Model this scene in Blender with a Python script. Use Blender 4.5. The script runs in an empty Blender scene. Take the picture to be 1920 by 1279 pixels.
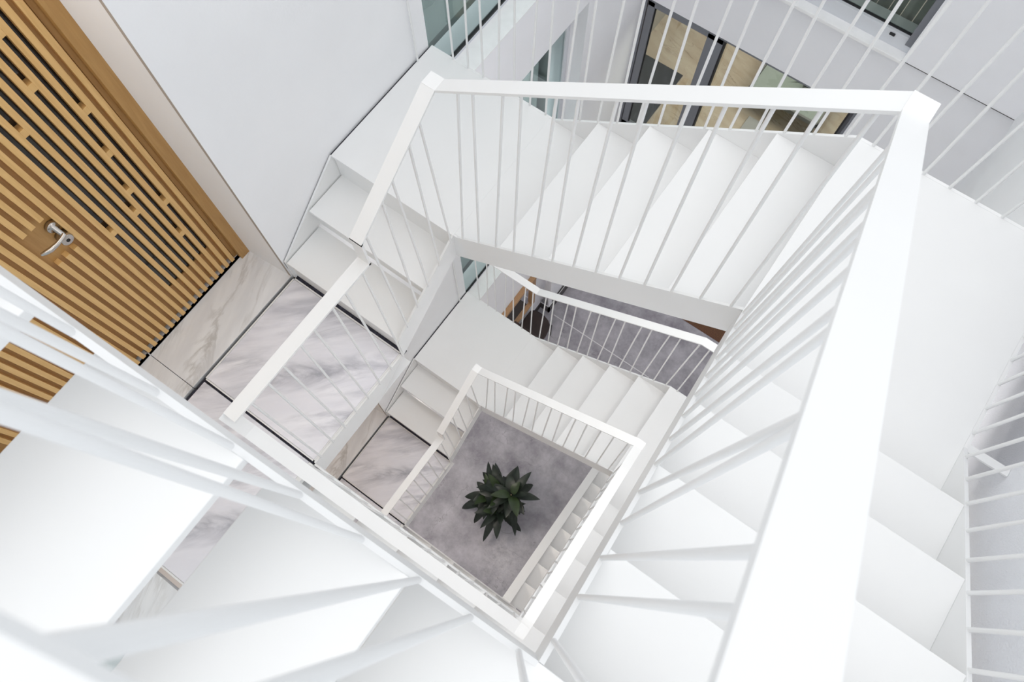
import bpy, bmesh, math, random
from mathutils import Vector, Matrix
random.seed(7)
SC = bpy.context.scene
COL = SC.collection

# ------------------------------------------------------------------ measures (metres)
R = .18            # riser
H = 18 * R         # storey height
A = 1.2325         # stairwell void, x: 0..A
B = 1.181          # stairwell void, y: -B..0
W, WN, WE, WS = .735, .781, .754, .80     # stair widths west / north / east / south
GN, GE, GW, GS = .243, .237, .2435, .24
ZG = -2 * H        # ground floor
YF = 3.4           # north facade
XW = -.748         # west wall face
XE = 2.13          # east wall face
YS = -2.25         # south wall
TOP = 2.9; TOPN = .9; TOPE = 2.25

# ------------------------------------------------------------------ materials
def new_mat(name):
    m = bpy.data.materials.new(name); m.use_nodes = True
    return m, m.node_tree, m.node_tree.nodes['Principled BSDF']
def plain(name, col, rough=.5, metal=0, var=0, scale=6, bump=0, bscale=120, spec=.5):
    m, t, p = new_mat(name)
    p.inputs['Base Color'].default_value = (*col, 1); p.inputs['Roughness'].default_value = rough
    p.inputs['Metallic'].default_value = metal; p.inputs['Specular IOR Level'].default_value = spec
    tc = t.nodes.new('ShaderNodeTexCoord')
    if var:
        n = t.nodes.new('ShaderNodeTexNoise'); n.inputs['Scale'].default_value = scale; n.inputs['Detail'].default_value = 6
        r = t.nodes.new('ShaderNodeValToRGB')
        r.color_ramp.elements[0].position = .3; r.color_ramp.elements[1].position = .72
        r.color_ramp.elements[0].color = (*[c * (1 - var) for c in col], 1)
        r.color_ramp.elements[1].color = (*[min(1, c * (1 + var * .6)) for c in col], 1)
        t.links.new(tc.outputs['Object'], n.inputs['Vector']); t.links.new(n.outputs['Fac'], r.inputs['Fac'])
        t.links.new(r.outputs['Color'], p.inputs['Base Color'])
    if bump:
        n = t.nodes.new('ShaderNodeTexNoise'); n.inputs['Scale'].default_value = bscale; n.inputs['Detail'].default_value = 5
        b = t.nodes.new('ShaderNodeBump'); b.inputs['Strength'].default_value = bump; b.inputs['Distance'].default_value = .01
        t.links.new(tc.outputs['Object'], n.inputs['Vector']); t.links.new(n.outputs['Fac'], b.inputs['Height'])
        t.links.new(b.outputs['Normal'], p.inputs['Normal'])
    return m
def wood_mat(name, c0, c1, rough=.45):
    m, t, p = new_mat(name)
    tc = t.nodes.new('ShaderNodeTexCoord'); mp = t.nodes.new('ShaderNodeMapping')
    mp.inputs['Scale'].default_value = (30, 30, 2.2)
    n = t.nodes.new('ShaderNodeTexNoise'); n.inputs['Scale'].default_value = 2.6; n.inputs['Detail'].default_value = 7; n.inputs['Distortion'].default_value = .6
    r = t.nodes.new('ShaderNodeValToRGB')
    r.color_ramp.elements[0].position = .28; r.color_ramp.elements[1].position = .75
    r.color_ramp.elements[0].color = (*c0, 1); r.color_ramp.elements[1].color = (*c1, 1)
    t.links.new(tc.outputs['Object'], mp.inputs['Vector']); t.links.new(mp.outputs['Vector'], n.inputs['Vector'])
    t.links.new(n.outputs['Fac'], r.inputs['Fac']); t.links.new(r.outputs['Color'], p.inputs['Base Color'])
    p.inputs['Roughness'].default_value = rough
    return m
def marble_mat(name, base, vein, mottle, scale=1.0, rot=(0, 0, .5), rough=.25, vlo=.0, vhi=.09):
    m, t, p = new_mat(name)
    tc = t.nodes.new('ShaderNodeTexCoord'); mp = t.nodes.new('ShaderNodeMapping')
    mp0 = t.nodes.new('ShaderNodeMapping'); mp0.inputs['Rotation'].default_value = rot
    mp.inputs['Scale'].default_value = (scale * .7, scale * 3.0, scale * 2); t.links.new(mp0.outputs['Vector'], mp.inputs['Vector'])
    n = t.nodes.new('ShaderNodeTexNoise'); n.inputs['Scale'].default_value = 1.5; n.inputs['Detail'].default_value = 9; n.inputs['Roughness'].default_value = .6; n.inputs['Distortion'].default_value = 1.1
    s = t.nodes.new('ShaderNodeMath'); s.operation = 'SUBTRACT'; s.inputs[1].default_value = .5
    a = t.nodes.new('ShaderNodeMath'); a.operation = 'ABSOLUTE'
    r = t.nodes.new('ShaderNodeValToRGB')
    r.color_ramp.elements[0].position = vlo; r.color_ramp.elements[1].position = vhi
    r.color_ramp.elements[0].color = (1, 1, 1, 1); r.color_ramp.elements[1].color = (0, 0, 0, 1)
    n2 = t.nodes.new('ShaderNodeTexNoise'); n2.inputs['Scale'].default_value = 1.7; n2.inputs['Detail'].default_value = 4
    r2 = t.nodes.new('ShaderNodeValToRGB'); r2.color_ramp.elements[0].position = .42; r2.color_ramp.elements[1].position = .68
    mu = t.nodes.new('ShaderNodeMath'); mu.operation = 'MULTIPLY'
    mu2 = t.nodes.new('ShaderNodeMath'); mu2.operation = 'MULTIPLY'; mu2.inputs[1].default_value = .8
    mx = t.nodes.new('ShaderNodeMixRGB'); mx.inputs[1].default_value = (*base, 1); mx.inputs[2].default_value = (*vein, 1)
    n3 = t.nodes.new('ShaderNodeTexNoise'); n3.inputs['Scale'].default_value = 3; n3.inputs['Detail'].default_value = 8
    r3 = t.nodes.new('ShaderNodeValToRGB'); r3.color_ramp.elements[0].position = .38; r3.color_ramp.elements[1].position = .66
    r3.color_ramp.elements[0].color = (*mottle, 1); r3.color_ramp.elements[1].color = (1, 1, 1, 1)
    m2 = t.nodes.new('ShaderNodeMixRGB'); m2.blend_type = 'MULTIPLY'; m2.inputs[0].default_value = 1
    L = t.links.new
    L(tc.outputs['Object'], mp0.inputs['Vector'])
    for q in (n, n2): L(mp.outputs['Vector'], q.inputs['Vector'])
    L(mp.outputs['Vector'], n3.inputs['Vector'])
    L(n.outputs['Fac'], s.inputs[0]); L(s.outputs[0], a.inputs[0]); L(a.outputs[0], r.inputs['Fac'])
    L(n2.outputs['Fac'], r2.inputs['Fac']); L(r.outputs['Color'], mu.inputs[0]); L(r2.outputs['Color'], mu.inputs[1])
    L(mu.outputs[0], mu2.inputs[0]); L(mu2.outputs[0], mx.inputs[0])
    L(n3.outputs['Fac'], r3.inputs['Fac']); L(mx.outputs[0], m2.inputs[1]); L(r3.outputs['Color'], m2.inputs[2])
    L(m2.outputs[0], p.inputs['Base Color']); p.inputs['Roughness'].default_value = rough
    return m
def floor_mat():
    m, t, p = new_mat('poured_concrete'); L = t.links.new
    tc = t.nodes.new('ShaderNodeTexCoord')
    n = t.nodes.new('ShaderNodeTexNoise'); n.inputs['Scale'].default_value = 2.6; n.inputs['Detail'].default_value = 14; n.inputs['Roughness'].default_value = .72
    r = t.nodes.new('ShaderNodeValToRGB'); r.color_ramp.elements[0].position = .3; r.color_ramp.elements[1].position = .7
    r.color_ramp.elements[0].color = (.22, .21, .245, 1); r.color_ramp.elements[1].color = (.58, .57, .62, 1)
    n2 = t.nodes.new('ShaderNodeTexNoise'); n2.inputs['Scale'].default_value = 22; n2.inputs['Detail'].default_value = 12; n2.inputs['Roughness'].default_value = .78
    r2 = t.nodes.new('ShaderNodeValToRGB'); r2.color_ramp.elements[0].position = .36; r2.color_ramp.elements[1].position = .62
    r2.color_ramp.elements[0].color = (1, 1, 1, 1); r2.color_ramp.elements[1].color = (0, 0, 0, 1)
    # worn pale patch near the foot of the stairs
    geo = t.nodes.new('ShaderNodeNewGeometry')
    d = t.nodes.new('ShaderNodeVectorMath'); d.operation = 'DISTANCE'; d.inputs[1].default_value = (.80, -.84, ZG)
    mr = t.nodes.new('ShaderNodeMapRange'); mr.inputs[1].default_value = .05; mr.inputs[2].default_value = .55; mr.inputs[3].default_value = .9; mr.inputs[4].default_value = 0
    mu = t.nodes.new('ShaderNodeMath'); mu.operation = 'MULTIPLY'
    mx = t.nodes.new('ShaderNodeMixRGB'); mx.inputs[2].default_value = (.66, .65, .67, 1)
    # faint ring left by a saucer
    d2 = t.nodes.new('ShaderNodeVectorMath'); d2.operation = 'DISTANCE'; d2.inputs[1].default_value = (.56, -.41, ZG)
    s2 = t.nodes.new('ShaderNodeMath'); s2.operation = 'SUBTRACT'; s2.inputs[1].default_value = .125
    a2 = t.nodes.new('ShaderNodeMath'); a2.operation = 'ABSOLUTE'
    l2 = t.nodes.new('ShaderNodeMath'); l2.operation = 'LESS_THAN'; l2.inputs[1].default_value = .004
    m2 = t.nodes.new('ShaderNodeMath'); m2.operation = 'MULTIPLY'; m2.inputs[1].default_value = .35
    mx2 = t.nodes.new('ShaderNodeMixRGB'); mx2.inputs[2].default_value = (.16, .155, .18, 1)
    # hairline crack
    v = t.nodes.new('ShaderNodeTexNoise'); v.inputs['Scale'].default_value = .9; v.inputs['Detail'].default_value = 5; v.inputs['Distortion'].default_value = .4
    sv = t.nodes.new('ShaderNodeMath'); sv.operation = 'SUBTRACT'; sv.inputs[1].default_value = .53
    av = t.nodes.new('ShaderNodeMath'); av.operation = 'ABSOLUTE'
    lv = t.nodes.new('ShaderNodeMath'); lv.operation = 'LESS_THAN'; lv.inputs[1].default_value = .0012
    mv = t.nodes.new('ShaderNodeMath'); mv.operation = 'MULTIPLY'; mv.inputs[1].default_value = .4
    mx3 = t.nodes.new('ShaderNodeMixRGB'); mx3.inputs[2].default_value = (.15, .14, .16, 1)
    for q in (n, n2, v): L(geo.outputs['Position'], q.inputs['Vector'])
    L(n.outputs['Fac'], r.inputs['Fac']); L(n2.outputs['Fac'], r2.inputs['Fac'])
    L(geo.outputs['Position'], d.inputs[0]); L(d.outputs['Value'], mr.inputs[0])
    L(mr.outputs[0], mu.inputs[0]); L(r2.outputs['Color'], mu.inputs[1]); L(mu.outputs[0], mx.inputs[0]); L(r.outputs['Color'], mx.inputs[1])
    L(geo.outputs['Position'], d2.inputs[0]); L(d2.outputs['Value'], s2.inputs[0]); L(s2.outputs[0], a2.inputs[0]); L(a2.outputs[0], l2.inputs[0]); L(l2.outputs[0], m2.inputs[0])
    L(m2.outputs[0], mx2.inputs[0]); L(mx.outputs[0], mx2.inputs[1])
    L(v.outputs['Fac'], sv.inputs[0]); L(sv.outputs[0], av.inputs[0]); L(av.outputs[0], lv.inputs[0]); L(lv.outputs[0], mv.inputs[0])
    L(mv.outputs[0], mx3.inputs[0]); L(mx2.outputs[0], mx3.inputs[1])
    L(mx3.outputs[0], p.inputs['Base Color']); p.inputs['Roughness'].default_value = .5
    return m
def glass_mat(name, tint, base=.05, rough=0.0):
    m, t, p = new_mat(name); L = t.links.new
    g = t.nodes.new('ShaderNodeBsdfGlossy'); g.inputs['Roughness'].default_value = rough; g.inputs['Color'].default_value = (.9, .96, .96, 1)
    tr = t.nodes.new('ShaderNodeBsdfTransparent'); tr.inputs['Color'].default_value = (*tint, 1)
    f = t.nodes.new('ShaderNodeLayerWeight'); f.inputs['Blend'].default_value = .5
    pw = t.nodes.new('ShaderNodeMath'); pw.operation = 'POWER'; pw.inputs[1].default_value = 5
    ad = t.nodes.new('ShaderNodeMath'); ad.operation = 'MULTIPLY_ADD'; ad.inputs[1].default_value = .9; ad.inputs[2].default_value = base
    mx = t.nodes.new('ShaderNodeMixShader'); out = t.nodes['Material Output']
    L(f.outputs['Facing'], pw.inputs[0]); L(pw.outputs[0], ad.inputs[0]); L(ad.outputs[0], mx.inputs[0]); L(tr.outputs[0], mx.inputs[1]); L(g.outputs[0], mx.inputs[2]); L(mx.outputs[0], out.inputs['Surface'])
    t.nodes.remove(p)
    return m

M = {}
M['steel'] = plain('white_painted_steel', (.825, .83, .83), .42, var=.012, scale=5)
M['plaster'] = plain('white_plaster', (.88, .885, .90), .8, var=.02, scale=3, bump=.06, bscale=90)
M['facade'] = plain('pale_grey_render', (.90, .905, .94), .85, var=.03, scale=2, bump=.08, bscale=130)
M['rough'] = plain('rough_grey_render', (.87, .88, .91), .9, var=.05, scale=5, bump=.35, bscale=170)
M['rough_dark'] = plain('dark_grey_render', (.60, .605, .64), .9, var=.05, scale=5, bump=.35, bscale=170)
M['slat'] = wood_mat('oak_slats', (.64, .385, .14), (.76, .49, .20))
M['panel'] = wood_mat('oak_panel_shaded', (.40, .215, .065), (.49, .28, .095))  # oak made darker, shade between the slats put into its colour
M['walnut'] = wood_mat('brown_timber', (.075, .032, .016), (.19, .085, .04))
M['pine'] = wood_mat('pine_frame', (.36, .20, .10), (.48, .30, .16))
M['marble'] = marble_mat('white_marble', (.90, .90, .95), (.27, .28, .34), (.91, .91, .93), 1.15, (0, 0, -.78), vhi=.12)
M['threshold'] = marble_mat('cream_marble', (.86, .875, .90), (.48, .47, .46), (.87, .87, .88), 1.2, (0, 0, -1.9), vhi=.05)
M['beige'] = marble_mat('beige_stone', (.62, .53, .43), (.24, .17, .12), (.82, .78, .74), 1.4, (0, 0, .3), .3, 0, .015)
M['blackstone'] = marble_mat('black_stone', (.035, .036, .045), (.3, .3, .33), (.7, .7, .7), 1.5, (0, 0, 1.2), .25, 0, .012)
M['floor'] = floor_mat()
M['steelframe'] = plain('grey_aluminium', (.20, .21, .235), .45, spec=.4)
M['alu'] = plain('white_aluminium', (.66, .68, .72), .4)
M['sill'] = plain('pale_stone_sill', (.92, .92, .925), .6, var=.04, scale=14)
M['gasket'] = plain('black_rubber', (.012, .012, .014), .6)
M['joint'] = plain('sealant_gap_shade', (.03, .03, .05), .8, var=.8, scale=60)  # sealant tone that also carries the painted shade of open gaps
M['glass'] = glass_mat('window_glass', (.77, .80, .80))
M['glass_clear'] = glass_mat('clear_window_glass', (.80, .84, .82))
M['doorglass'] = plain('dark_glass', (.018, .016, .014), .08, spec=.5)
M['mirror'] = plain('mirror_glass', (.82, .82, .84), .02, metal=1)
M['chrome'] = plain('brushed_nickel', (.52, .49, .46), .22, metal=1)
M['keyhole'] = plain('black_keyhole', (.004, .004, .004), .5)
M['leaf'] = plain('dark_leaf', (.013, .022, .015), .42, var=.5, scale=9)
M['leaf_young'] = plain('young_leaf', (.030, .052, .018), .4, var=.3, scale=9)
M['stem'] = plain('plant_stem', (.10, .08, .05), .8, var=.3, scale=30)
M['pot'] = plain('dark_pot', (.05, .045, .045), .6)
M['soil'] = plain('soil', (.02, .015, .01), .95, bump=.6, bscale=60)
M['leather'] = plain('dark_brown_leather', (.030, .015, .014), .38, var=.25, scale=12, bump=.05, bscale=200)
M['blackmetal'] = plain('black_metal', (.015, .015, .016), .4)
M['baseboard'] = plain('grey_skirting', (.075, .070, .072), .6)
M['whiteline'] = plain('white_strip', (.80, .80, .82), .4)
M['curtain'] = plain('pale_green_curtain', (.46, .52, .51), .9)
M['blind'] = plain('grey_green_blind', (.26, .29, .26), .8)
M['teal'] = plain('green_tinted_glass_top', (.30, .34, .315), .15)
M['greyboard'] = plain('grey_board', (.36, .355, .35), .6)
M['greydark'] = plain('grey_edge', (.16, .16, .155), .5)
M['inwall'] = plain('room_wall', (.42, .38, .34), .9)
M['reveal'] = plain('beige_reveal', (.42, .375, .335), .8, var=.03, scale=4)
M['westroom'] = plain('pale_teal_room', (.40, .45, .44), .9)


# ------------------------------------------------------------------ mesh helpers
class MB:
    def __init__(s): s.v = []; s.f = []; s.mi = []; s.cur = 0; s.sm = []
    def add(s, vs, fs, smooth=False):
        o = len(s.v); s.v += [tuple(v) for v in vs]
        for f in fs: s.f.append(tuple(o + i for i in f)); s.mi.append(s.cur); s.sm.append(smooth)
        return s
    def box(s, a, b):
        x0, y0, z0 = [min(p, q) for p, q in zip(a, b)]; x1, y1, z1 = [max(p, q) for p, q in zip(a, b)]
        vs = [(x0, y0, z0), (x1, y0, z0), (x1, y1, z0), (x0, y1, z0), (x0, y0, z1), (x1, y0, z1), (x1, y1, z1), (x0, y1, z1)]
        return s.add(vs, [(3, 2, 1, 0), (4, 5, 6, 7), (0, 1, 5, 4), (1, 2, 6, 5), (2, 3, 7, 6), (3, 0, 4, 7)])
    def prism(s, poly, axis, lo, hi):
        n = len(poly)
        def P(p, h): return {'x': (h, p[0], p[1]), 'y': (p[0], h, p[1]), 'z': (p[0], p[1], h)}[axis]
        vs = [P(p, lo) for p in poly] + [P(p, hi) for p in poly]
        fs = [tuple(range(n))[::-1], tuple(range(n, 2 * n))] + [(i, (i + 1) % n, n + (i + 1) % n, n + i) for i in range(n)]
        return s.add(vs, fs)
    def tube(s, pts, rad, n=10, smooth=True):
        pts = [Vector(p) for p in pts]; rads = rad if isinstance(rad, (list, tuple)) else [rad] * len(pts)
        vs = []; fs = []
        for i, p in enumerate(pts):
            d = (pts[min(i + 1, len(pts) - 1)] - pts[max(i - 1, 0)]).normalized()
            u = d.cross(Vector((0, 0, 1)));
            if u.length < .05: u = d.cross(Vector((1, 0, 0)))
            u.normalize(); w = d.cross(u)
            for k in range(n):
                a = 2 * math.pi * k / n; vs.append(p + (u * math.cos(a) + w * math.sin(a)) * rads[i])
        for i in range(len(pts) - 1):
            for k in range(n): fs.append((i * n + k, i * n + (k + 1) % n, (i + 1) * n + (k + 1) % n, (i + 1) * n + k))
        s.add(vs, fs, smooth)
        o = len(pts) - 1
        s.add(vs[:n], [tuple(range(n))]); s.add(vs[o * n:], [tuple(range(n))[::-1]])
        return s
    def sweep(s, path, width, t, perp):
        """flat bar: path gives the top centre line, perp is the horizontal side vector, ends cut plumb"""
        vs = []; fs = []; pv = Vector(perp).normalized() * (width / 2)
        for i, p in enumerate(path):
            p = Vector(p); vs += [p - pv, p + pv, p + pv - Vector((0, 0, t)), p - pv - Vector((0, 0, t))]
        for i in range(len(path) - 1):
            a, b = 4 * i, 4 * i + 4
            for k in range(4): fs.append((a + k, a + (k + 1) % 4, b + (k + 1) % 4, b + k))
        fs += [(0, 1, 2, 3), tuple(4 * (len(path) - 1) + k for k in (3, 2, 1, 0))]
        return s.add(vs, fs)
    def lathe(s, prof, centre, axis='z', n=24, smooth=True):
        vs = []; fs = []
        for r, h in prof:
            for k in range(n):
                a = 2 * math.pi * k / n; c, d = r * math.cos(a), r * math.sin(a)
                v = {'z': (c, d, h), 'x': (h, c, d), 'y': (d, h, c)}[axis]
                vs.append(tuple(v[i] + centre[i] for i in range(3)))
        for i in range(len(prof) - 1):
            for k in range(n): fs.append((i * n + k, i * n + (k + 1) % n, (i + 1) * n + (k + 1) % n, (i + 1) * n + k))
        fs.append(tuple(range(n))[::-1]); fs.append(tuple(range((len(prof) - 1) * n, len(prof) * n)))
        return s.add(vs, fs, smooth)
    def build(s, name, mat, parent=None, bevel=0, pos=None):
        me = bpy.data.meshes.new(name); off = Vector(pos) if pos else Vector((0, 0, 0))
        me.from_pydata([tuple(Vector(v) - off) for v in s.v], [], s.f); me.update()
        for m in (mat if isinstance(mat, (list, tuple)) else [mat]): me.materials.append(m)
        for p, i, sm in zip(me.polygons, s.mi, s.sm): p.material_index = i; p.use_smooth = sm
        bm = bmesh.new(); bm.from_mesh(me); bmesh.ops.recalc_face_normals(bm, faces=bm.faces); bm.to_mesh(me); bm.free()
        o = bpy.data.objects.new(name, me); COL.objects.link(o); o.location = off
        if parent:
            o.parent = parent; o.location = off - WORLD(parent)
        if bevel:
            b = o.modifiers.new('edge', 'BEVEL'); b.width = bevel; b.segments = 2; b.limit_method = 'ANGLE'; b.angle_limit = math.radians(40)
        return o
def WORLD(o):
    v = Vector(o.location)
    while o.parent: o = o.parent; v += Vector(o.location)
    return v
def thing(name, label, cat, loc=(0, 0, 0), group=None):
    o = bpy.data.objects.new(name, None); COL.objects.link(o); o.location = loc; o.empty_display_size = .1
    o['label'] = label; o['category'] = cat
    if group: o['group'] = group
    return o
def tag(o, label, cat, group=None):
    o['label'] = label; o['category'] = cat
    if group: o['group'] = group
    return o
def struct(o, label=None, cat=None):
    o['kind'] = 'structure'
    if label: o['label'] = label
    if cat: o['category'] = cat
    return o
def box(name, a, b, mat, parent=None, bevel=0):
    c = [(p + q) / 2 for p, q in zip(a, b)]
    return MB().box(a, b).build(name, mat, parent, bevel, c)

# ------------------------------------------------------------------ stair pieces
T = .01      # plate thickness
D = .2       # stringer depth
LV = {1: ('upper', 0.0), 0: ('lower', -H), -1: ('ground', -2 * H)}
PLACE = {1: 'the upper storey', 0: 'the storey below', -1: 'the ground floor'}

def short_flight(lv):
    z = LV[lv][1]
    t = thing('stair_flight', {1: 'two white steel steps rising from the upper marble landing beside the white wall',
                               0: 'two white steel steps rising from the lower marble landing, seen through the well'}[lv],
              'stairs', (-W / 2, -.25, z), 'short flights beside the west wall')
    for k in (1, 2):
        y = -(3 - k) * GW
        MB().box((-W + T, y, z + k * R - .02), (-T, y + GW + .012, z + k * R)).build('tread', M['steel'], t, .0015)
    for k, y in ((1, -2 * GW + .012), (2, -GW + .03), (3, .006)):
        MB().box((-W + T, y, z + (k - 1) * R), (-T, y + .006, z + k * R - .021)).build('riser', M['steel'], t)
    poly = [(-.49, z), (-.49, z + .18), (0, z + .539), (-.0005, z + .34), (-.49, z - .02), (-.73, z - D), (-B, z - D), (-B, z)]
    MB().prism(poly, 'x', -T, 0).build('stringer', M['steel'], t)
    poly = [(-.49, z), (-.49, z + .18), (0, z + .54), (0, z + .34), (-.49, z - .02)]
    MB().prism(poly, 'x', -W - .006, -W + T - .006).build('stringer', M['steel'], t)
    poly = [(-.49, z + .1), (-.49, z + .162), (0, z + .522), (0, z + .46)]
    MB().prism(poly, 'x', XW + .001, -W - .007).build('gap_shade_joint', M['joint'], t)  # dark strip painting the shade of the deep wall gap

def north_flight(lv):
    z = LV[lv][1]
    t = thing('stair_flight', {1: 'straight white steel flight across the top of the well, climbing towards the right',
                               0: 'straight white steel flight one storey down, seen through the opening in the middle'}[lv],
              'stairs', (.75, .4, z + 5 * R), 'straight flights along the courtyard side')
    for k in range(1, 5):
        x = A - (5 - k) * GN
        MB().box((x, T, z + (3 + k) * R - .02), (x + GN + .018, WN, z + (3 + k) * R)).build('tread', M['steel'], t, .0015)
    x0 = A - 5 * GN
    inner = [(0, z + .539), (x0, z + .539), (A, z + 8 * R), (A, z + 8 * R - D), (x0, z + .54 - D), (0, z + .54 - D)]
    MB().prism(inner, 'y', .0, T).build('stringer', M['steel'], t)
    outer = [(x0, z + .54), (A, z + 8 * R), (A, z + 8 * R - D), (x0, z + .54 - D)]
    MB().prism(outer, 'y', WN, WN + .012).build('stringer', M['steel'], t)

def east_flight(lv):
    z = LV[lv][1]
    t = thing('stair_flight', {1: 'white steel flight on the right of the well, climbing towards the viewer',
                               0: 'white steel flight on the right side of the lower well under its flat handrail'}[lv],
              'stairs', (A + .37, -.6, z + 10 * R), 'straight flights along the east wall')
    for k in range(1, 5):
        y = -B + (5 - k) * GE
        MB().box((A + T, y, z + (8 + k) * R - .02), (A + WE, y - GE - .018, z + (8 + k) * R)).build('tread', M['steel'], t, .0015)
    y0 = -B + 5 * GE
    for x in (A, A + WE):
        MB().prism([(y0, z + 8 * R), (-B, z + 13 * R), (-B, z + 13 * R - D), (y0, z + 8 * R - D)], 'x', x, x + .012 if x > A else x + T).build('stringer', M['steel'], t)

def south_flight(lv):
    z = LV[lv][1]
    t = thing('stair_flight', {1: 'white steel flight at the lower left, closest to the viewer, with open gaps between treads',
                               0: 'white steel flight below the nearest one, climbing to the upper marble landing',
                               -1: 'lowest white steel flight, climbing to the lower marble landing'}[lv],
              'stairs', (.6, -B - .4, z + 15 * R), 'straight flights along the south side')
    for k in range(1, 5):
        x = 1.003 - GS * (k - 1)
        MB().box((x, -B - WS, z + (13 + k) * R - .02), (x - GS - .02, -B - T, z + (13 + k) * R)).build('tread', M['steel'], t, .0015)
    xe = A
    for y in (-B - T, -B - WS - .012):
        MB().prism([(xe, z + 13 * R), (.03, z + 18 * R), (0, z + 18 * R), (0, z + 18 * R - D), (.03, z + 18 * R - D), (xe, z + 13 * R - D)], 'y', y, y + T).build('stringer', M['steel'], t)

def steel_landings(lv):
    z = LV[lv][1]
    s = {1: 'upper', 0: 'lower'}[lv]
    g = 'white steel corner landings'
    zz = z + 3 * R
    t = thing('stair_landing', {1: 'white steel corner landing against the white wall, top left of the well',
                                0: 'white steel corner landing one storey down, beside the lower teal window'}[lv], 'landing', (-.3, .4, zz), g)
    MB().box((-W, -.002, zz - .012), (-.0005, WN, zz)).box((-.0005, T + .0005, zz - .012), (A - 4 * GN + .018, WN, zz)).build('landing_plate', M['steel'], t, .001)
    MB().box((-W, WN, zz - D), (A - 5 * GN, WN + .012, zz)).build('edge_plate', M['steel'], t)
    MB().box((XW + .001, .0, zz - .03), (-W - .001, WN, zz - .012)).build('gap_shade_joint', M['joint'], t)  # shade of the open wall gap, put in as a dark strip
    MB().box((-W - .001, .0, zz - D), (-W + .006, WN, zz - .0125)).build('edge_plate', M['steel'], t)
    zz = z + 8 * R
    t = thing('stair_landing', {1: 'broad white steel corner landing at the right, beside the grey courtyard wall',
                                0: 'white steel corner landing at the right end of the lower flight'}[lv], 'landing', (A + .4, .4, zz), g)
    MB().box((A, -B + 4 * GE - .018, zz - .012), (A + WE, WN, zz)).build('landing_plate', M['steel'], t, .001)
    MB().box((A, WN, zz - D), (A + WE + .012, WN + .012, zz)).build('edge_plate', M['steel'], t)
    MB().box((A + WE, -B + 5 * GE, zz - D), (A + WE + .012, WN, zz)).build('edge_plate', M['steel'], t)
    if lv == 1:
        MB().box((A + WE + .012, -.004, zz - .012), (XE - .001, .022, zz - .002)).build('wall_bracket', M['steel'], t)
    zz = z + 13 * R
    t = thing('stair_landing', {1: 'white steel corner landing at the bottom right edge of the picture',
                                0: 'white steel corner landing at the bottom corner of the lower well'}[lv], 'landing', (A + .3, -B - .4, zz), g)
    MB().box((.985, -B - WS, zz - .012), (A + WE, -B - .001, zz)).build('landing_plate', M['steel'], t, .001)
    MB().box((A + WE, -B - WS, zz - D), (A + WE + .012, -B, zz)).build('edge_plate', M['steel'], t)
    MB().box((A, -B - WS - .012, zz - D), (A + WE + .012, -B - WS, zz)).build('edge_plate', M['steel'], t)

def marble_landing(lv):
    z = LV[lv][1]
    t = thing('marble_landing', {1: 'grey-veined marble landing in a white steel tray before the slatted door',
                                 0: 'shaded grey marble landing one storey down, left of the plant'}[lv], 'landing', (-.37, -.85, z))
    y0, y1 = -B + .009, -.502
    MB().box((-W + .010, y0, z - .03), (-.018, y1, z)).build('marble_slab', M['marble'], t, .001, (-.37, -.8, z))
    MB().box((-W + .010, -B - WS + .02, z - .03), (-.03, -B - .012, z)).build('marble_slab', M['marble'], t, .001, (-.2, -1.6, z))
    f = MB()
    for a, b in (((-W + .001, y0 - .009, z - .05), (-W + .009, y1 + .009, z + .002)), ((-.017, y0 - .009, z - .05), (-.0105, y1 + .009, z + .002)),
                 ((-W + .001, y0 - .009, z - .05), (-.0105, y0 - .001, z + .002)), ((-W + .001, y1 + .001, z - .05), (-.0105, y1 + .009, z + .002)),
                 ((-W + .001, -B - WS + .01, z - .05), (-.012, -B - WS + .019, z + .002)), ((-.028, -B - WS + .01, z - .05), (-.004, -B - .012, z + .002))):
        f.box(a, b)
    f.build('steel_tray', M['steel'], t)
    MB().box((-W, -B - WS, z - D), (-.001, -.47, z - D + .01)).build('gap_blocker_plate', M['steel'], t)  # unseen plate added so the gaps around the slabs stay dark
    j = MB().box((-W + .004, y1 + .009, z - .06), (-.012, -2 * GW + .03, z - .012)).box((-W, y0 - .02, z - .06), (-.012, y0 - .009, z - .012)).box((-W - .008, -B - WS, z - .06), (-W + .008, y1 + .03, z - .014))
    j.build('gap_shade_joint', M['joint'], t)  # sealant line at the riser, elsewhere gap shade painted as dark strips

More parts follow.
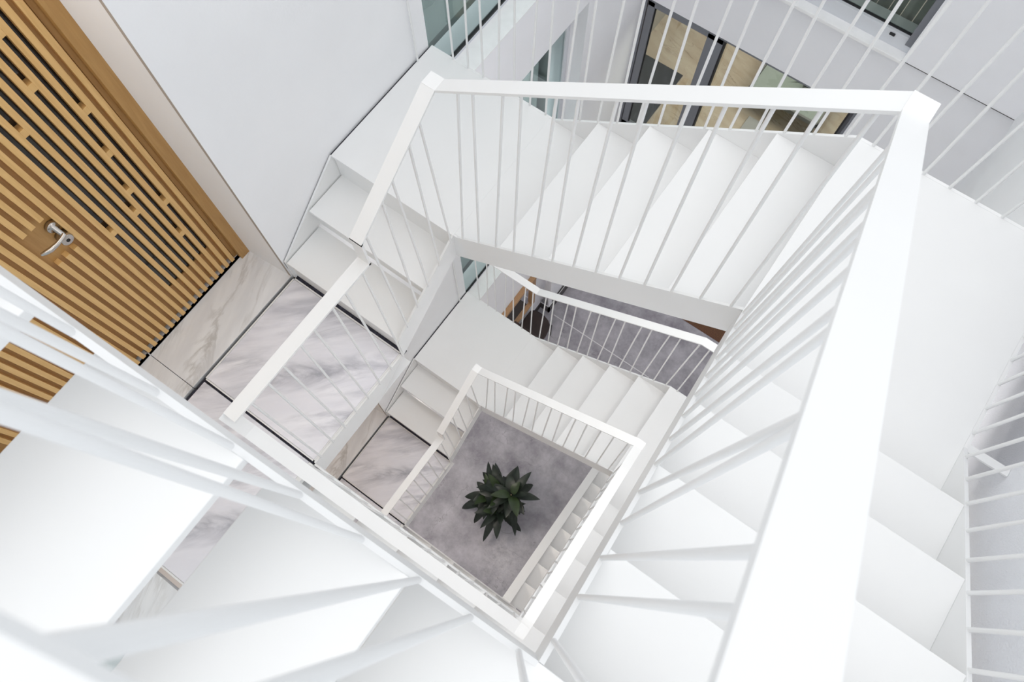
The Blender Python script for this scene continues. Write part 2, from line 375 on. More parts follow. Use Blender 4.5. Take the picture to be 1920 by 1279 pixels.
# ------------------------------------------------------------------ railings
RW, RT = .055, .012
OFFS = [.06, .026, .049, .02, .044, .017, .033, .017, .025, .011, .013, .005, .003]
def bar(t, p0, p1, rad=.0053):
    c = Vector(p0)
    o = MB().tube([p0, p1], rad, 10).build('baluster', M['steel'], t, 0, c)
    return o
def rail_w(lv):
    z = LV[lv][1]; x = .006
    t = thing('stair_railing', {1: 'white railing along the upper marble landing, with a step in its handrail',
                                0: 'white railing along the lower marble landing, with a step in its handrail'}[lv], 'railing', (x, -.6, z), 'railings along marble landings')
    s = R / GW
    m = MB().sweep([(x, -B - .037, z + 1.126), (x, -.478, z + 1.126)], RW, RT, (1, 0, 0))
    m.box((x - RW / 2, -.488, z + 1.114), (x + RW / 2, -.478, z + 1.282))
    m.sweep([(x, -.488, z + 1.282), (x, -.011, z + 1.625), (x, .042, z + 1.626)], RW, RT, (1, 0, 0))
    m.build('handrail', M['steel'], t)
    def zr(y): return z + (1.118 if y < -.48 else 1.633 + y * .72 - .014)
    bases = [-.028, -.126, -.222, -.317, -.41]; tops = [-.082, -.147, -.259, -.326, -.44]
    for b, p in zip(bases, tops): bar(t, (x, b, z + .54 + b * R / GW), (x, p, zr(p)))
    bases = [-.5 - .0914 * i for i in range(8)]; tops = [-.513, -.614, -.688, -.794, -.867, -.964, -1.045, -1.134]
    for b, p in zip(bases, tops): bar(t, (x, b, z), (x, p, zr(p)))
def rail_n(lv):
    z = LV[lv][1]; y = .015; s = R / GN
    t = thing('stair_railing', {1: 'white railing of the upper top flight, its long flat handrail crossing the picture',
                                0: 'white railing along the lower flight, just above the plant'}[lv], 'railing', (.6, y, z), 'inner railings along the courtyard side')
    MB().sweep([(-.0215, y, z + 1.6255), (.0335, y, z + 1.625), (A, y, z + 2.481), (A + .0485, y, z + 2.482)], RW, RT, (0, 1, 0)).build('handrail', M['steel'], t)
    for k in range(13):
        b = .053 + .0952 * k; p = b + OFFS[k]
        bar(t, (b, .005, z + .54 + max(0, (b - .0185)) * s), (p, .012, z + 1.612 + (p - .0335) * .7138))
def rail_e(lv):
    z = LV[lv][1]; x = A + .0235; s = R / GE
    t = thing('stair_railing', {1: 'white railing on the right, its wide handrail running down close to the viewer',
                                0: 'white railing on the right side of the lower well, seen almost from above'}[lv], 'railing', (x, -.6, z), 'inner railings along the east side')
    z8 = z + 2.4825
    MB().sweep([(x, .0425, z8), (x, -.008, z8), (x, -B + .02, z8 + (B - .028) * s), (x, -B - .054, z8 + .004 + (B - .028) * s)], .0535, RT, (1, 0, 0)).build('handrail', M['steel'], t)
    EO = [.03, .09, .04, .075, .04, .05, .065, .02, .08, 0, .045, 0, .02]
    for k in range(13):
        b = -.105 - .0864 * k; p = b - EO[k]
        bar(t, (A + .005, b, z + 8 * R - b * s), (x, p, z8 - .012 - p * s))
    bar(t, (A + .006, -.012, z + 8 * R), (x, -.03, z8))
def rail_s(lv):
    z = LV[lv][1]; y = -B - .0335; s = 5 * R / A
    t = thing('stair_railing', {1: 'white railing at the lower left, nearest to the viewer, with thick slanting bars',
                                0: 'white railing climbing from the lower well up to the upper marble landing'}[lv], 'railing', (.6, y, z), 'inner railings along the south side')
    z13 = z + 13 * R + 1.05
    MB().sweep([(A + .0485, y, z13 - .001), (A, y, z13), (.05, y, z13 + (A - .05) * s), (-.02, y, z + H + 1.1255)], RW, RT, (0, 1, 0)).build('handrail', M['steel'], t)
    LEAN = [.03, -.02, .04, -.045, .06, -.06, .045, -.05, .05, -.05, .05, -.04, .04]
    for k in range(13):
        b = 1.196 - .0912 * k; p = b + LEAN[k]
        bar(t, (b, -B - .006, z + 13 * R + (A - b) * s), (p, y + .006, z13 - .012 + (A - p) * s))
def rail_no(lv):
    z = LV[lv][1]; y = WN + .006; s = R / GN; x0 = A - 5 * GN
    t = thing('stair_railing', {1: 'outer white railing of the upper top flight, bars standing before the courtyard windows',
                                0: 'outer white railing of the lower flight, with the grey floor behind its bars'}[lv], 'railing', (.6, y, z), 'outer railings on the courtyard side')
    a = z + .54 + 1.06; b = z + 8 * R + 1.06
    m = MB().sweep([(-W, y, a), (x0, y, a), (A, y, b), (A + WE + .03, y, b)], RW, RT, (0, 1, 0))
    m.box((-W - .012, .62, a - RT), (-W + .02, y, a)); m.build('handrail', M['steel'], t)
    for k in range(28):
        x = -.595 + .0944 * k
        if x > A + WE - .02: break
        zb = z + .54 + min(max(x - x0, 0) * s, 5 * R); p = x + (.026 if k % 2 else 0)
        zt = min(max(p - x0, 0) * s, 5 * R) + a - RT
        bar(t, (x, y, zb), (p, y, zt), .0055)
    bar(t, (-W + .004, .672, z + .54), (-W + .004, .672, a - RT), .0055)
def rail_eo(lv):
    z = LV[lv][1]; x = A + WE + .006; s = R / GE
    t = thing('stair_railing', 'outer white railing at the right edge, thin bars standing before the rough grey wall', 'railing', (x, -.4, z))
    a = z + 8 * R + 1.06
    MB().sweep([(x, WN - .025, a), (x, 0, a), (x, -B, a + 5 * R), (x, -B - WS, a + 5 * R)], RW, RT, (1, 0, 0)).build('handrail', M['steel'], t)
    for k in range(29):
        y = .714 - .0937 * k
        if y < -B - WS: break
        e = min(max(-y, 0) * s, 5 * R)
        bar(t, (x, y, z + 8 * R + e), (x, y + (.008 if k % 2 else 0), a - RT + e), .0055)

for lv in (1, 0):
    short_flight(lv); north_flight(lv); east_flight(lv); south_flight(lv); steel_landings(lv); marble_landing(lv)
    rail_w(lv); rail_n(lv); rail_e(lv); rail_s(lv); rail_no(lv)
rail_eo(1)

# ground storey: closed flight with a thick parapet, then the last open flight
south_flight(-1)
t = thing('stair_flight', 'lowest flight rising from the concrete floor, with a thick pale parapet at its side', 'stairs', (1.5, .4, ZG))
gx = 1.155
for k in range(-7, 5):
    y = -B + (5 - k) * GE + .015
    MB().box((gx, y, ZG + (8 + k) * R - .02), (A + WE, y - GE - .015, ZG + (8 + k) * R)).build('tread', M['steel'], t, .0015)
MB().box((.985, -B - WS, ZG + 13 * R - .012), (A + WE, -B - .011, ZG + 13 * R)).build('landing_plate', M['steel'], t)
ya, yb = -B + 13 * GE + .02, -B + .02
MB().prism([(ya, ZG), (ya, ZG + .03), (yb, ZG + 13 * R), (-B - .01, ZG + 13 * R), (-B - .01, ZG + 13 * R - .24), (yb, ZG + 13 * R - .24), (ya - .35, ZG)], 'x', 1.062, gx).build('parapet', M['steel'], t)
MB().prism([(ya, ZG), (ya, ZG + .03), (yb, ZG + 13 * R), (yb, ZG + 13 * R - .2), (ya - .3, ZG)], 'x', A + WE, A + WE + .012).build('stringer', M['steel'], t)

# ------------------------------------------------------------------ the shell
# west wall: white piers and spandrels, door recesses to the south, windows to the north
m = MB(); XB = XW - .32
for lv in (1, 0, -1):
    z = LV[lv][1]; zt = z + 2.5
    sl = 0
    # pier between door recess and window; its recess edge leans
    y0 = -.497; y1 = y0 + sl * 2.5
    yi0, yi1 = y0 - .022, y0 - .022 + .145 * 2.5 * (1 if sl else 0)
    vs = [(XW, y0, z), (XW, .78, z), (XB, .78, z), (XB, yi0, z), (XW, y1, zt), (XW, .78, zt), (XB, .78, zt), (XB, yi1, zt)]
    m.add(vs, [(3, 2, 1, 0), (4, 5, 6, 7), (0, 1, 5, 4), (1, 2, 6, 5), (2, 3, 7, 6), (3, 0, 4, 7)])
    m.box((XB, YS, zt), (XW, .78, z + H - .05)); m.box((XB, YS, z + H - .05), (XB + .02, .78, z + H))
    m.box((XW - .015, -.497, z + H - .05), (XW, .78, z + H))
m.box((XB, YS, H), (XW, .78, TOP))
ww = struct(m.build('wall_west', M['plaster']), 'white plastered wall at the left, between the wooden door and the window', 'wall')
for lv in (1, 0):
    z = LV[lv][1]
    MB().box((-1.03, -.4985, z), (XW - .002, -.4965, z + 2.5)).build('door_reveal', M['reveal'], ww)
m = MB(); XF = -.745
for lv in (1, 0):
    z = LV[lv][1]
    m.box((XF - .3, .78, z - .61 if lv == 1 else z - .5), (XF, 2.45, z))
m.box((XF - .3, .78, 2.63), (XF, 2.45, TOP))
m.box((XF - .3, 2.45, ZG), (XF, YF + .3, TOPN))
m.box((XF - .3, .78, ZG), (-.865, 2.45, -H - .5))
m.box((XF - .001, 2.37, ZG), (-.722, 2.45, ZG + 2.7))
struct(m.build('wall_northwest', M['facade']), 'pale grey facade with window openings, beyond the upper corner landing', 'wall')
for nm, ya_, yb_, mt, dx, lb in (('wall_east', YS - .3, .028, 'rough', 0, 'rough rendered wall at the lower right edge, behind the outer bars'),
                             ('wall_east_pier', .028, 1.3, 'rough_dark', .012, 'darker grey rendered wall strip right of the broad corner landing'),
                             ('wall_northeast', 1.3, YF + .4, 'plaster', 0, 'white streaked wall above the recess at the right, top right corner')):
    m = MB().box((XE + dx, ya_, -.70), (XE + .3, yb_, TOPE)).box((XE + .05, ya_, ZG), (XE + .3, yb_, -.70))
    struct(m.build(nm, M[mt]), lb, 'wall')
m = MB()
wx0, wx1, wz0, wz1 = XF, 1.25, -3.19, -1.385; YL = YF + .02          # sliding window
m.box((wx1, YL, ZG + 2.6), (XE + .3, YF + .3, -.70)); m.box((XF - .3, YL, wz1), (wx1, YF + .3, -.70)); m.box((XF - .3, YL, -H - .1), (wx1, YF + .13, wz0))
m.box((XF - .3, YL, ZG + 2.6), (wx1, YF + .3, -H - .1))
ux0, ux1, uz0, uz1 = -.3, 1.285, -.70, .7           # upper window
yu = YF - .03
m.box((XF - .3, yu, -.695), (ux0, YF + .3, TOPN)); m.box((ux1, yu, -.695), (XE, YF + .3, TOPN)); m.box((ux0, yu, uz1), (ux1, YF + .3, TOPN))
m.box((ux0, YF, -.70), (ux1, YF + .3, uz0 + .02))
wn = struct(m.build('wall_north', M['facade']), 'grey courtyard facade holding the sliding window and the window above it', 'wall')
MB().box((ux1, yu + .004, -.706), (XE, YL, -.6951)).box((XF, yu + .004, -.706), (ux1, YL, -.7051)).build('ledge_shadow_strip', M['baseboard'], wn)  # dark strip painting the shadow line under the ledge
m = MB().box((XB, YS - .3, ZG), (XE + .3, YS, -.02)); m.box((XB, YS - .3, 2.4), (XE + .3, YS, TOPE)); m.box((.9, YS - .3, -.02), (XE + .3, YS, 2.4))
m.box((XB, YS - .3, -.02), (-.78, YS, 2.4))
struct(m.build('wall_south', M['plaster']), 'white wall behind the nearest flight', 'wall')
m = MB().box((-6, -4, ZG - .2), (5, YF - .012, ZG))
struct(m.build('floor', M['floor']), 'grey poured concrete floor at the bottom of the stairwell', 'floor')
m = MB().box((-6, YF - .012, ZG - .2), (5, 8, ZG + .004))
struct(m.build('floor_timber', M['walnut']), 'brown timber floor strip beyond the courtyard facade', 'floor')
# skirting
m = MB().box((-.865, .8, ZG), (-.845, 2.372, ZG + .15)).box((-.722, 2.35, ZG), (-.695, YF, ZG + .15)).box((-.865, 2.35, ZG), (-.695, 2.372, ZG + .15))
o = m.build('baseboard_west', M['baseboard']); struct(o, 'dark grey skirting along the foot of the west facade', 'skirting')
m = MB().box((-.865, .8, ZG + .15), (-.857, 2.372, ZG + .155)).box((-.722, 2.362, ZG + .15), (-.714, YF, ZG + .155)).box((-.865, 2.362, ZG + .15), (-.714, 2.372, ZG + .155))
m.build('skirting_cap', M['whiteline'], o)
struct(box('trim_1', (-.62, 2.36, ZG), (1.0, 2.372, ZG + .004), M['whiteline']), 'thin white strip set into the grey ground floor', 'strip')
# door thresholds
for i, lv in enumerate((1, 0)):
    z = LV[lv][1]
    m = MB()
    for ya_, yb_ in ((-1.247, -.2), (YS, -1.25)): m.box((-1.3, ya_, z - .05), (XW - .004, yb_, z))
    struct(m.build('trim_%d' % (2 + i), M['threshold'], None, .001, (-.9, -1.1, z)), ('cream marble threshold at the foot of the slatted door', 'cream marble threshold on the lower storey beside the shaded marble landing')[i], 'threshold')
    z = LV[lv][1]
o = struct(box('trim_4', (XB, YS, -.05), (.9, -B - WS - .022, 0), M['threshold']), 'pale stone ledge beyond the marble landing, seen between the treads', 'ledge')

# ------------------------------------------------------------------ slatted door
def make_door(n, z, label):
    d = bpy.data.objects.new('door_%d' % n, None); COL.objects.link(d); d.location = (-1.06, -1.25, z); struct(d, label, 'door')
    xb, xf = -1.078, -1.05; dz = z + .03; zt = z + 2.48
    p = MB()
    p.box((xb - .03, -.6415, dz), (xb, -.585, zt)); p.box((xb - .03, -1.96, dz), (xb, -.935, zt)); p.box((xb - .03, -.935, dz), (xb, -.6415, z + .235))
    p.box((xb - .03, -.935, z + 2.2), (xb, -.6415, zt))
    p.build('door_leaf', M['panel'], d, 0, (-1.06, -1.25, z))
    s = MB(); N = 32
    for k in range(N):
        ya, yb = -.600 - .0415 * k, -.6225 - .0415 * k
        back = xb
        if k in (11, 12, 13):
            s.box((back, yb, z + .018), (xf, ya, z + .935)); s.box((back, yb, z + 1.162), (xf, ya, zt))
        else: s.box((back, yb, z + .018), (xf, ya, zt))
    for g, zz in ((1, .735), (2, .497), (3, .943), (4, .823), (2, 1.165), (7, .834), (1, 1.387), (3, 1.603), (2, 1.816), (6, 1.495), (5, 1.70), (4, 1.25), (7, 1.31), (6, .62), (5, 1.0)):
        if (g, zz) in ((4, 1.25), (7, 1.31), (6, .62), (5, 1.0)): continue
        yc = -.632 - .0415 * g
        s.box((xb - .006, yc - .0096, z + zz - .017), (xf - .001, yc + .0096, z + zz + .017))
    s.build('door_slats', M['slat'], d, .0008, (-1.06, -1.25, z))
    MB().box((xb - .02, -.9349, z + .236), (xb - .006, -.6416, z + 2.199)).build('door_pane', M['doorglass'], d)
    f = MB().box((-1.16, -.572, z), (-1.03, -.50, zt + .02)); f.box((-1.16, -.592, z), (-1.072, -.57, zt + .02)); f.box((-1.16, YS + .0, z), (-1.03, -1.965, zt + .02))
    f.build('door_frame', M['panel'], d, .001, (-1.06, -1.25, z))
    h = MB(); c = (0, -1.059, z + 1.088)
    h.lathe([(.020, xb), (.0265, xb + .001), (.0265, xb + .018), (.024, xb + .021), (.010, xb + .022), (.009, -1.005)], (0, c[1], c[2]), 'x', 24)
    pts = [(-1.003, -1.055, z + 1.090), (-.998, -1.075, z + 1.090), (-.996, -1.10, z + 1.088), (-.999, -1.13, z + 1.087), (-1.006, -1.152, z + 1.087), (-1.012, -1.166, z + 1.088)]
    hd = h.build('door_handle', M['chrome'], d, 0, (-1.03, -1.06, z + 1.09))
    MB().tube(pts, [.0095, .0085, .0095, .011, .010, .006], 12).build('lever', M['chrome'], hd)
    k = MB().lathe([(.024, xb), (.0265, xb + .001), (.0265, xb + .040), (.024, xb + .044), (.022, xb + .0445)], (0, -1.062, z + 1.015), 'x', 28)
    lk = k.build('door_lock', M['chrome'], d, 0, (-1.03, -1.062, z + 1.015))
    MB().lathe([(.008, xb + .0446), (.008, xb + .0462)], (0, -1.062, z + 1.015), 'x', 16).build('keyhole', M['keyhole'], lk)
    return d
make_door(1, 0, 'tall oak door with vertical slats and dark glass strips, upper left')
make_door(2, -H, 'oak slatted door on the storey below, behind the shaded marble landing')

# ------------------------------------------------------------------ windows
def west_window(n, z, z1, label):
    w = bpy.data.objects.new('window_%d' % n, None); COL.objects.link(w); w.location = (-.88, 1.6, z); struct(w, label, 'window')
    MB().box((-.91, .782, z), (-.885, 2.448, z + .022)).box((-.91, .782, z1 - .05), (-.88, 2.448, z1)).box((-.91, 2.40, z), (-.88, 2.448, z1)).box((-.91, .782, z), (-.88, .80, z1)).build('window_frame', M['alu'], w)
    MB().box((-.905, .8, z + .022), (-.884, 2.40, z + .036)).build('gasket', M['gasket'], w)
    MB().box((-.898, .8, z + .03), (-.892, 2.40, z1 - .04)).build('window_pane', M['glass'], w)
    MB().box((-.88, .782, z - .002), (-.742, 2.448, z + .004)).build('window_sill', M['sill'], w)
    c = MB(); n_ = 40
    for i in range(n_):
        y0, y1 = .7 + i * 1.9 / n_, .7 + (i + 1) * 1.9 / n_
        xa, xb = -1.25 + .012 * math.sin(i * 1.9), -1.25 + .012 * math.sin((i + 1) * 1.9)
        c.add([(xa, y0, z), (xb, y1, z), (xb, y1, z1), (xa, y0, z1)], [(0, 1, 2, 3)], True)
    c.build('curtain', M['curtain'], w)
west_window(1, 0, 2.63, 'teal tinted window beyond the upper corner landing, top centre left')
west_window(2, -H, -.61, 'teal tinted window one storey down, at the corner of the lower landing')

# sliding window of the north facade
w = bpy.data.objects.new('window_3', None); COL.objects.link(w); w.location = (.25, YF + .06, wz0); struct(w, 'grey framed sliding window of the courtyard facade, beige room behind it', 'window')
y0, y1 = YF + .03, YF + .13
m = MB()
m.box((wx0, y0, wz0), (wx0 + .035, y1, wz1)); m.box((wx0, y0, wz0), (wx1, y1, wz0 + .035)); m.box((wx0, y0, wz1 - .03), (wx1, y1, wz1)); m.box((wx1 - .02, y0, wz0), (wx1, y1, wz1))
m.build('window_frame', M['steelframe'], w, .002)
s = MB()
sx0, sx1 = wx0 + .042, .03
s.box((sx0, y0 + .005, wz0 + .04), (sx0 + .065, y0 + .045, wz1 - .03)); s.box((sx1 - .15, y0 + .005, wz0 + .04), (sx1, y0 + .045, wz1 - .03))
s.box((sx0, y0 + .005, wz0 + .04), (sx1, y0 + .045, wz0 + .11)); s.box((sx0, y0 + .005, wz1 - .085), (sx1, y0 + .045, wz1 - .03))
sash = s.build('sliding_sash', M['steelframe'], w, .003)
g = MB().box((sx0 + .065, y0 + .024, wz0 + .1), (sx0 + .078, y0 + .03, wz1 - .085)).box((sx1, y0 + .01, wz0 + .04), (sx1 + .014, y0 + .06, wz1 - .03)).box((wx1 - .06, y0 + .02, wz0 + .04), (wx1 - .045, y0 + .07, wz1 - .03))
g.build('gasket', M['gasket'], w)
MB().box((sx0 + .06, y0 + .025, wz0 + .1), (sx1 - .14, y0 + .031, wz1 - .08)).build('window_pane', M['glass_clear'], sash)
MB().box((sx1 + .01, y0 + .065, wz0 + .03), (wx1 - .02, y0 + .071, wz1 - .03)).build('window_pane', M['glass_clear'], w)
MB().box((wx1 - .045, y0 + .05, wz0 + .03), (wx1 - .02, y0 + .08, wz1)).build('side_rail', M['steelframe'], w)

# upper window of the north facade
w = bpy.data.objects.new('window_4', None); COL.objects.link(w); w.location = (.5, YF, uz0); struct(w, 'white framed window with grey blinds behind it, top right of the facade', 'window')
MB().box((ux0 - .03, yu - .03, uz0 - .005), (ux1, YF + .06, uz0 + .025)).build('window_sill', M['sill'], w, .003)
f = MB().box((ux0, YF + .02, uz0 + .025), (ux1, YF + .08, -.555)).box((ux0, YF + .02, uz1 - .06), (ux1, YF + .08, uz1)).box((ux0, YF + .02, uz0), (ux0 + .05, YF + .08, uz1))
f.build('window_frame', M['alu'], w, .002)
MB().box((ux1 - .045, YF + .0, -.60), (ux1, YF + .08, uz1)).build('side_frame', M['steelframe'], w)
MB().box((1.11, YF + .008, -.592), (1.15, YF + .021, -.572)).build('window_catch', M['gasket'], w, .004)
MB().box((ux0 + .04, YF + .05, -.56), (ux1 - .04, YF + .056, uz1 - .05)).build('window_pane', M['glass_clear'], w)
MB().box((ux0 + .04, YF + .045, -.557), (ux1 - .04, YF + .062, -.545)).build('gasket', M['gasket'], w)
b = MB(); x = ux0 - .1
while x < ux1 + .3:
    b.add([(x, YF + .32, -1.0), (x + .088, YF + .36, -1.0), (x + .088, YF + .36, 1.0), (x, YF + .32, 1.0), (x, YF + .324, -1.0), (x + .088, YF + .364, -1.0), (x + .088, YF + .364, 1.0), (x, YF + .324, 1.0)],
          [(0, 1, 2, 3), (4, 5, 6, 7), (0, 1, 5, 4), (1, 2, 6, 5), (2, 3, 7, 6), (3, 0, 4, 7)]); x += .094
b.build('vertical_blind', M['blind'], w)
# window in the south wall behind the gaps
w = bpy.data.objects.new('window_5', None); COL.objects.link(w); w.location = (0, YS, 0); struct(w, 'tinted window glimpsed between the lowest near treads', 'window')
MB().box((-.78, YS - .08, -.01), (.9, YS - .02, .03)).box((-.78, YS - .08, 2.36), (.9, YS - .02, 2.4)).build('window_frame', M['alu'], w)
MB().box((-.78, YS - .055, .03), (.9, YS - .05, 2.36)).build('window_pane', M['glass'], w)

# rooms behind the glass
m = MB(); m.box((-1.1, YF + .131, -H - .15), (3.0, 7.2, -H))
struct(m.build('floor_room', M['beige']), 'beige stone floor seen through the sliding window', 'floor')
m = MB(); m.box((-1.2, YF + .3, -H), (-1.1, 7.2, 1.2)); m.box((3.0, YF + .3, -H), (3.1, 7.2, 1.2)); m.box((-1.2, 7.2, -H), (3.1, 7.3, 1.2)); m.box((-1.1, YF + .3, -.95), (3.0, 7.2, -.75)); m.box((-1.2, YF + .3, 1.1), (3.1, 7.3, 1.2))
struct(m.build('wall_room', M['inwall']), 'room behind the courtyard facade', 'wall')
m = MB(); m.box((-4.0, .5, ZG), (-3.9, 2.8, TOP)); m.box((-3.9, .45, ZG), (-1.08, .5, TOP)); m.box((-3.9, 2.8, ZG), (-1.08, 2.85, TOP))
for z in (0, -H): m.box((-3.9, .5, z - .3), (-1.08, 2.8, z - .001))
m.box((-3.9, .5, 2.9), (-1.08, 2.8, 3.1))
struct(m.build('wall_west_room', M['westroom']), 'room behind the teal windows', 'wall')
m = MB(); m.box((-1.3, YS - .2, ZG), (-1.18, .5, TOP))
struct(m.build('wall_west_back', M['plaster']), 'backing wall of the door recess', 'wall')
# furniture in the room
o = MB().box((-1.08, 3.56, -H), (-.50, 4.40, -H + .012)).build('floor_slab', M['blackstone'], None, .002, (-.76, 4, -H)); tag(o, 'black stone slab with white veins on the beige floor behind the sliding window', 'slab')
t = thing('coffee_table', 'low table with green tinted top behind the sliding window, right half', 'table', (.75, 4.75, -H))
MB().box((.23, 4.42, -H + .33), (1.0, 5.25, -H + .345)).build('table_top', M['teal'], t, .002)
MB().box((.21, 4.40, -H + .30), (1.02, 4.425, -H + .35)).box((.21, 4.40, -H + .30), (.225, 5.27, -H + .35)).box((1.005, 4.40, -H + .30), (1.02, 5.27, -H + .35)).box((.21, 5.255, -H + .30), (1.02, 5.27, -H + .35)).build('table_frame', M['greydark'], t)
for x, y in ((.23, 4.43), (.98, 4.43), (.23, 5.23), (.98, 5.23)): MB().box((x, y, -H), (x + .025, y + .025, -H + .31)).build('leg', M['greydark'], t)
o = MB().box((.36, 4.02, -H), (.58, 4.33, -H + .06)).build('grey_box', M['greyboard'], None, .004, (.47, 4.2, -H)); tag(o, 'flat grey box on the beige floor before the low table', 'box')
o = MB().box((.72, 4.05, -H), (.98, 4.34, -H + .05)).build('flat_box', M['teal'], None, .004, (.85, 4.2, -H)); tag(o, 'greenish flat box on the beige floor right of the grey one', 'box')
t = thing('small_plant', 'small spiky dark plant on the low table behind the sliding window', 'plant', (.70, 4.72, -H + .345))
MB().lathe([(.03, 0), (.035, .05), (.03, .055)], (.70, 4.72, -H + .346), 'z', 14).build('pot', M['greydark'], t)
m = MB()
for k in range(9):
    a = k * .75; l = .14 + .04 * (k % 3); c = Vector((.70, 4.72, -H + .40))
    d = Vector((math.cos(a), math.sin(a), .35)); s_ = Vector((-math.sin(a), math.cos(a), 0)) * .006
    p1 = c + d * l * .5 + Vector((0, 0, .02)); p2 = c + d * l - Vector((0, 0, .02))
    m.add([c - s_, c + s_, p1 + s_, p1 - s_, p2], [(0, 1, 2, 3), (3, 2, 4)])
m.build('leaves', M['leaf'], t)
t = thing('round_tray', 'grey round tray standing on the green tinted low table', 'tray', (.84, 4.93, -H + .345))
MB().lathe([(.14, 0), (.15, .02), (.14, .02), (.13, .008)], (.84, 4.93, -H + .347), 'z', 32).build('tray_dish', M['greyboard'], t)

# ------------------------------------------------------------------ ground floor objects
def leaf(m, base, az, elev, length, width, droop, roll=0, seg=7):
    """folded lance-shaped leaf that arches over"""
    d = Vector((math.cos(az) * math.cos(elev), math.sin(az) * math.cos(elev), math.sin(elev)))
    side = Vector((-math.sin(az), math.cos(az), 0)); p = Vector(base); rows = []
    e = elev
    for i in range(seg + 1):
        t = i / seg
        wdt = width * (math.sin(math.pi * min(1, t ** .8 * .93 + .07)) ** .85) * (1 if t < .97 else .05)
        up = Vector((-math.cos(az) * math.sin(e), -math.sin(az) * math.sin(e), math.cos(e)))
        s2 = side * math.cos(roll) + up * math.sin(roll)
        n2 = up * math.cos(roll) - side * math.sin(roll)
        rows.append([p - s2 * wdt + n2 * wdt * .35, p, p + s2 * wdt + n2 * wdt * .35])
        e -= droop / seg * (0.5 + t)
        p = p + Vector((math.cos(az) * math.cos(e), math.sin(az) * math.cos(e), math.sin(e))) * (length / seg)
    vs = [v for r in rows for v in r]; fs = []
    for i in range(seg):
        a = 3 * i; fs += [(a, a + 1, a + 4, a + 3), (a + 1, a + 2, a + 5, a + 4)]
    m.add(vs, fs, True)
PX, PY = .34, -.24
t = thing('potted_plant', 'dark green leafy plant standing on the concrete floor at the bottom of the well', 'plant', (PX, PY, ZG))
pot = MB().lathe([(.085, 0), (.115, .22), (.12, .24), (.108, .24), (.105, .215)], (PX, PY, ZG + .001), 'z', 28).build('pot', M['pot'], t)
MB().lathe([(.104, .20), (.104, .212)], (PX, PY, ZG), 'z', 28).build('soil', M['soil'], pot)
st = MB(); fo = MB(); fy = MB()
heads = [(PX - .05, PY + .05, .62), (PX + .09, PY + .09, .70), (PX + .05, PY - .11, .54), (PX - .13, PY - .05, .48)]
for hx, hy, hz in heads:
    st.tube([(PX, PY, ZG + .2), ((PX + hx) / 2, (PY + hy) / 2, ZG + .2 + hz * .4), (hx, hy, ZG + hz)], [.014, .012, .010], 8)
st.build('stem', M['stem'], t)
rnd = random.Random(11)
def imgdir(a):   # angle on the photograph (0 = right, counter-clockwise) to a world azimuth
    return a + .6217
for hi, (hx, hy, hz) in enumerate(heads):
    n = (22, 24, 20, 17)[hi]; a0 = rnd.random() * 6.28
    for i in range(n):
        az = a0 + i * 2.39996 + rnd.uniform(-.35, .35); lvl = i / n
        elev = -.15 + 1.05 * lvl ** 1.3 + rnd.uniform(-.12, .12)
        ln = (.43 - .17 * lvl) * rnd.uniform(.65, 1.2)
        tgt = fy if (lvl > .86) else fo
        leaf(tgt, (hx + .02 * math.cos(az), hy + .02 * math.sin(az), ZG + hz - .10 + .12 * lvl), az, elev, ln, rnd.uniform(.046, .07), rnd.uniform(.3, 1.1), rnd.uniform(-.55, .55))
fo.build('foliage', M['leaf'], t); o = fy.build('young_foliage', M['leaf_young'], t); o['label'] = 'lighter young leaves at the centre'

t = thing('chair', 'dark brown leather chair on the ground floor beside the wood framed mirror', 'chair', (-.64, 1.92, ZG))
sz = ZG + .45
pts = [(-.845, 1.72), (-.80, 1.70), (-.52, 1.70), (-.475, 1.725), (-.458, 1.80), (-.458, 1.90), (-.475, 2.0), (-.505, 2.065), (-.56, 2.105), (-.64, 2.13), (-.73, 2.135), (-.80, 2.12), (-.845, 2.08)]
MB().prism(pts, 'z', sz - .07, sz).build('seat', M['leather'], t, .02)
for x in (-.82, -.49):
    for y in (1.75, 2.08): MB().tube([(x * 1.0, y, ZG), (x, y, sz - .068)], .014, 8).build('leg', M['blackmetal'], t)
back = MB().box((-.84, 1.66, sz + .12), (-.47, 1.705, sz + .42)).build('backrest', M['leather'], t, .015)
for x in (-.80, -.51): MB().tube([(x, 1.74, sz - .05), (x, 1.69, sz + .15)], .011, 8).build('back_post', M['blackmetal'], back)

t = thing('wall_mirror', 'wood framed mirror on the ground floor wall, above the dark chair', 'mirror', (-.85, 1.7, ZG + .7))
my0, my1, mz0, mz1 = 1.2, 2.12, -5.80, -4.88
f = MB()
f.box((-.864, my0, mz0), (-.82, my1, mz0 + .035)); f.box((-.864, my0, mz1 - .06), (-.80, my1, mz1)); f.box((-.864, my1 - .045, mz0 + .035), (-.81, my1, mz1 - .06)); f.box((-.864, my0, mz0 + .035), (-.81, my0 + .045, mz1 - .06))
f.build('mirror_frame', M['pine'], t, .003)
MB().box((-.863, my0 + .03, mz0 + .02), (-.85, my1 - .03, mz1 - .04)).build('mirror_glass', M['mirror'], t)

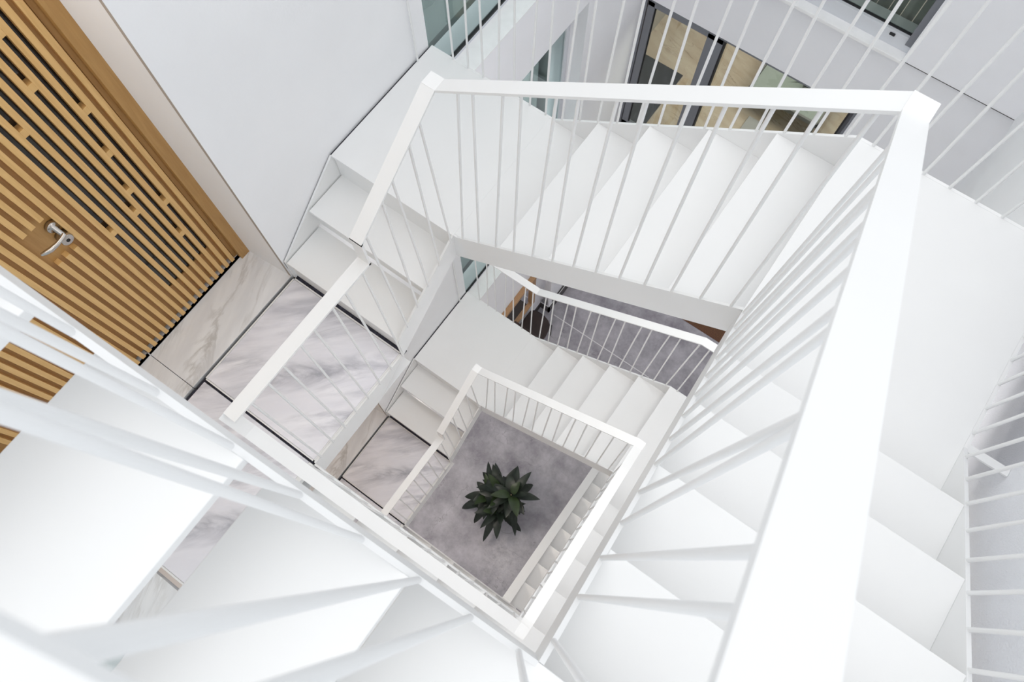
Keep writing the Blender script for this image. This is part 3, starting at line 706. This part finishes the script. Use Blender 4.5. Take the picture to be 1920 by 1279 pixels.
# ------------------------------------------------------------------ light
wd = bpy.data.worlds.new('sky'); SC.world = wd; wd.use_nodes = True
nt = wd.node_tree; bg = nt.nodes['Background']; bg.inputs['Strength'].default_value = 1.0
tcw = nt.nodes.new('ShaderNodeTexCoord'); sx = nt.nodes.new('ShaderNodeSeparateXYZ')
mrw = nt.nodes.new('ShaderNodeMapRange'); mrw.inputs[1].default_value = -1; mrw.inputs[2].default_value = 1
crw = nt.nodes.new('ShaderNodeValToRGB')
K = 1.33
for pos, v in ((0, .26), (.47, .30), (.50, .70), (.60, .76), (1, 1.0)):
    e = crw.color_ramp.elements[0] if pos == 0 else (crw.color_ramp.elements[1] if pos == 1 else crw.color_ramp.elements.new(pos))
    e.color = (v * .89, v * .94, v, 1)
nt.links.new(tcw.outputs['Generated'], sx.inputs[0]); nt.links.new(sx.outputs['Z'], mrw.inputs[0])
nt.links.new(mrw.outputs[0], crw.inputs['Fac']); nt.links.new(crw.outputs['Color'], bg.inputs['Color'])
bg.inputs['Strength'].default_value = K
def lamp(name, kind, loc, energy, size, col=(1, 1, 1), rot=(0, 0, 0)):
    l = bpy.data.lights.new(name, kind); l.energy = energy; l.color = col
    if kind == 'AREA': l.shape = 'RECTANGLE'; l.size, l.size_y = size
    o = bpy.data.objects.new(name, l); COL.objects.link(o); o.location = loc; o.rotation_euler = rot
    return o
sun = lamp('soft_sun', 'SUN', (-2, -3, 8), .62, 0, (1, .99, .97), Vector((.6, .12, -1)).to_track_quat('-Z', 'Y').to_euler()); sun.data.angle = math.radians(80)
lamp('room_fill', 'AREA', (.6, 4.6, -1.0), 60, (1.8, 1.2), (1, .93, .84))  # added fill brightening the room, no known fixture
lamp('blind_fill', 'AREA', (.6, 4.4, 1.0), 30, (1.2, .8), (1, .97, .92))  # added fill brightening the blinds
for zz in (1.1, -H + 1.1):
    lamp('curtain_fill', 'AREA', (-.98, 1.6, zz), 15, (1.6, 1.5), (.95, 1, 1), (0, math.pi / 2, 0))  # added fill lifting the curtain behind the panes
# unseen fill lights added under the flights and landings, and in the door recesses
for zz, e in ((0, .46), (-H, .27)):
    an, ae = math.atan2(R, GN), math.atan2(R, GE)
    for nm, loc, size, rot, p in (('landing_fill', (-.3, .4, 3 * R - D - .03), (.5, .5), (0, 0, 0), 12), ('flight_fill', (.64, .4, 3 * R + .62 * R / GN - .27), (1.0, .4), (0, -an, 0), 22 if zz == 0 else 8),
                                  ('landing_fill', (1.6, .3, 8 * R - D - .03), (.5, .6), (0, 0, 0), 14 if zz == 0 else 8), ('flight_fill', (1.6, -.6, 8 * R + .6 * R / GE - .27), (.4, 1.0), (-ae, 0, 0), 16 if zz == 0 else 9),
                                  ('flight_fill', (.62, -1.58, 13 * R + .61 * 5 * R / A - .27), (1.0, .4), (0, an, 0), 5 if zz == 0 else 16), ('landing_fill', (-.37, -.85, -D - .03), (.4, .5), (0, 0, 0), 5 if zz == 0 else 70)):
        lamp(nm, 'AREA', (loc[0], loc[1], loc[2] + zz), p * e, size, (1, .975, .95) if zz == 0 else (1, .90, .80), rot)
    lamp('recess_fill', 'AREA', (-.92, -1.2, zz + 2.46), 3 if zz == 0 else 1, (.2, 1.2), (1, .95, .88))

# ------------------------------------------------------------------ camera
F, PIT, YAW = 1408.9, .3292, .6217
X = Vector((math.cos(YAW), math.sin(YAW), 0)); Y = Vector((-math.sin(YAW), math.cos(YAW), 0))
fwd = math.cos(PIT) * Vector((0, 0, -1)) + math.sin(PIT) * Y
up = math.cos(PIT) * Y + math.sin(PIT) * Vector((0, 0, 1))
cd = bpy.data.cameras.new('camera'); cam = bpy.data.objects.new('camera', cd); COL.objects.link(cam)
rm = Matrix((X, up, -fwd)).transposed()
cam.matrix_world = Matrix.Translation((1.1402, -1.1268, 3.66)) @ rm.to_4x4()
cd.sensor_width = 36; cd.lens = F / 1920 * 36; cd.clip_start = .02; cd.clip_end = 60
cd.dof.use_dof = True; cd.dof.focus_distance = 3.4; cd.dof.aperture_fstop = 11
SC.camera = cam

SC.view_settings.view_transform = 'Standard'; SC.view_settings.look = 'None'; SC.view_settings.gamma = 1
SC.view_settings.use_curve_mapping = False; SC.view_settings.exposure = 0.0
SC.cycles.max_bounces = 12; SC.cycles.diffuse_bounces = 8; SC.cycles.transparent_max_bounces = 12
SC.cycles.use_denoising = True
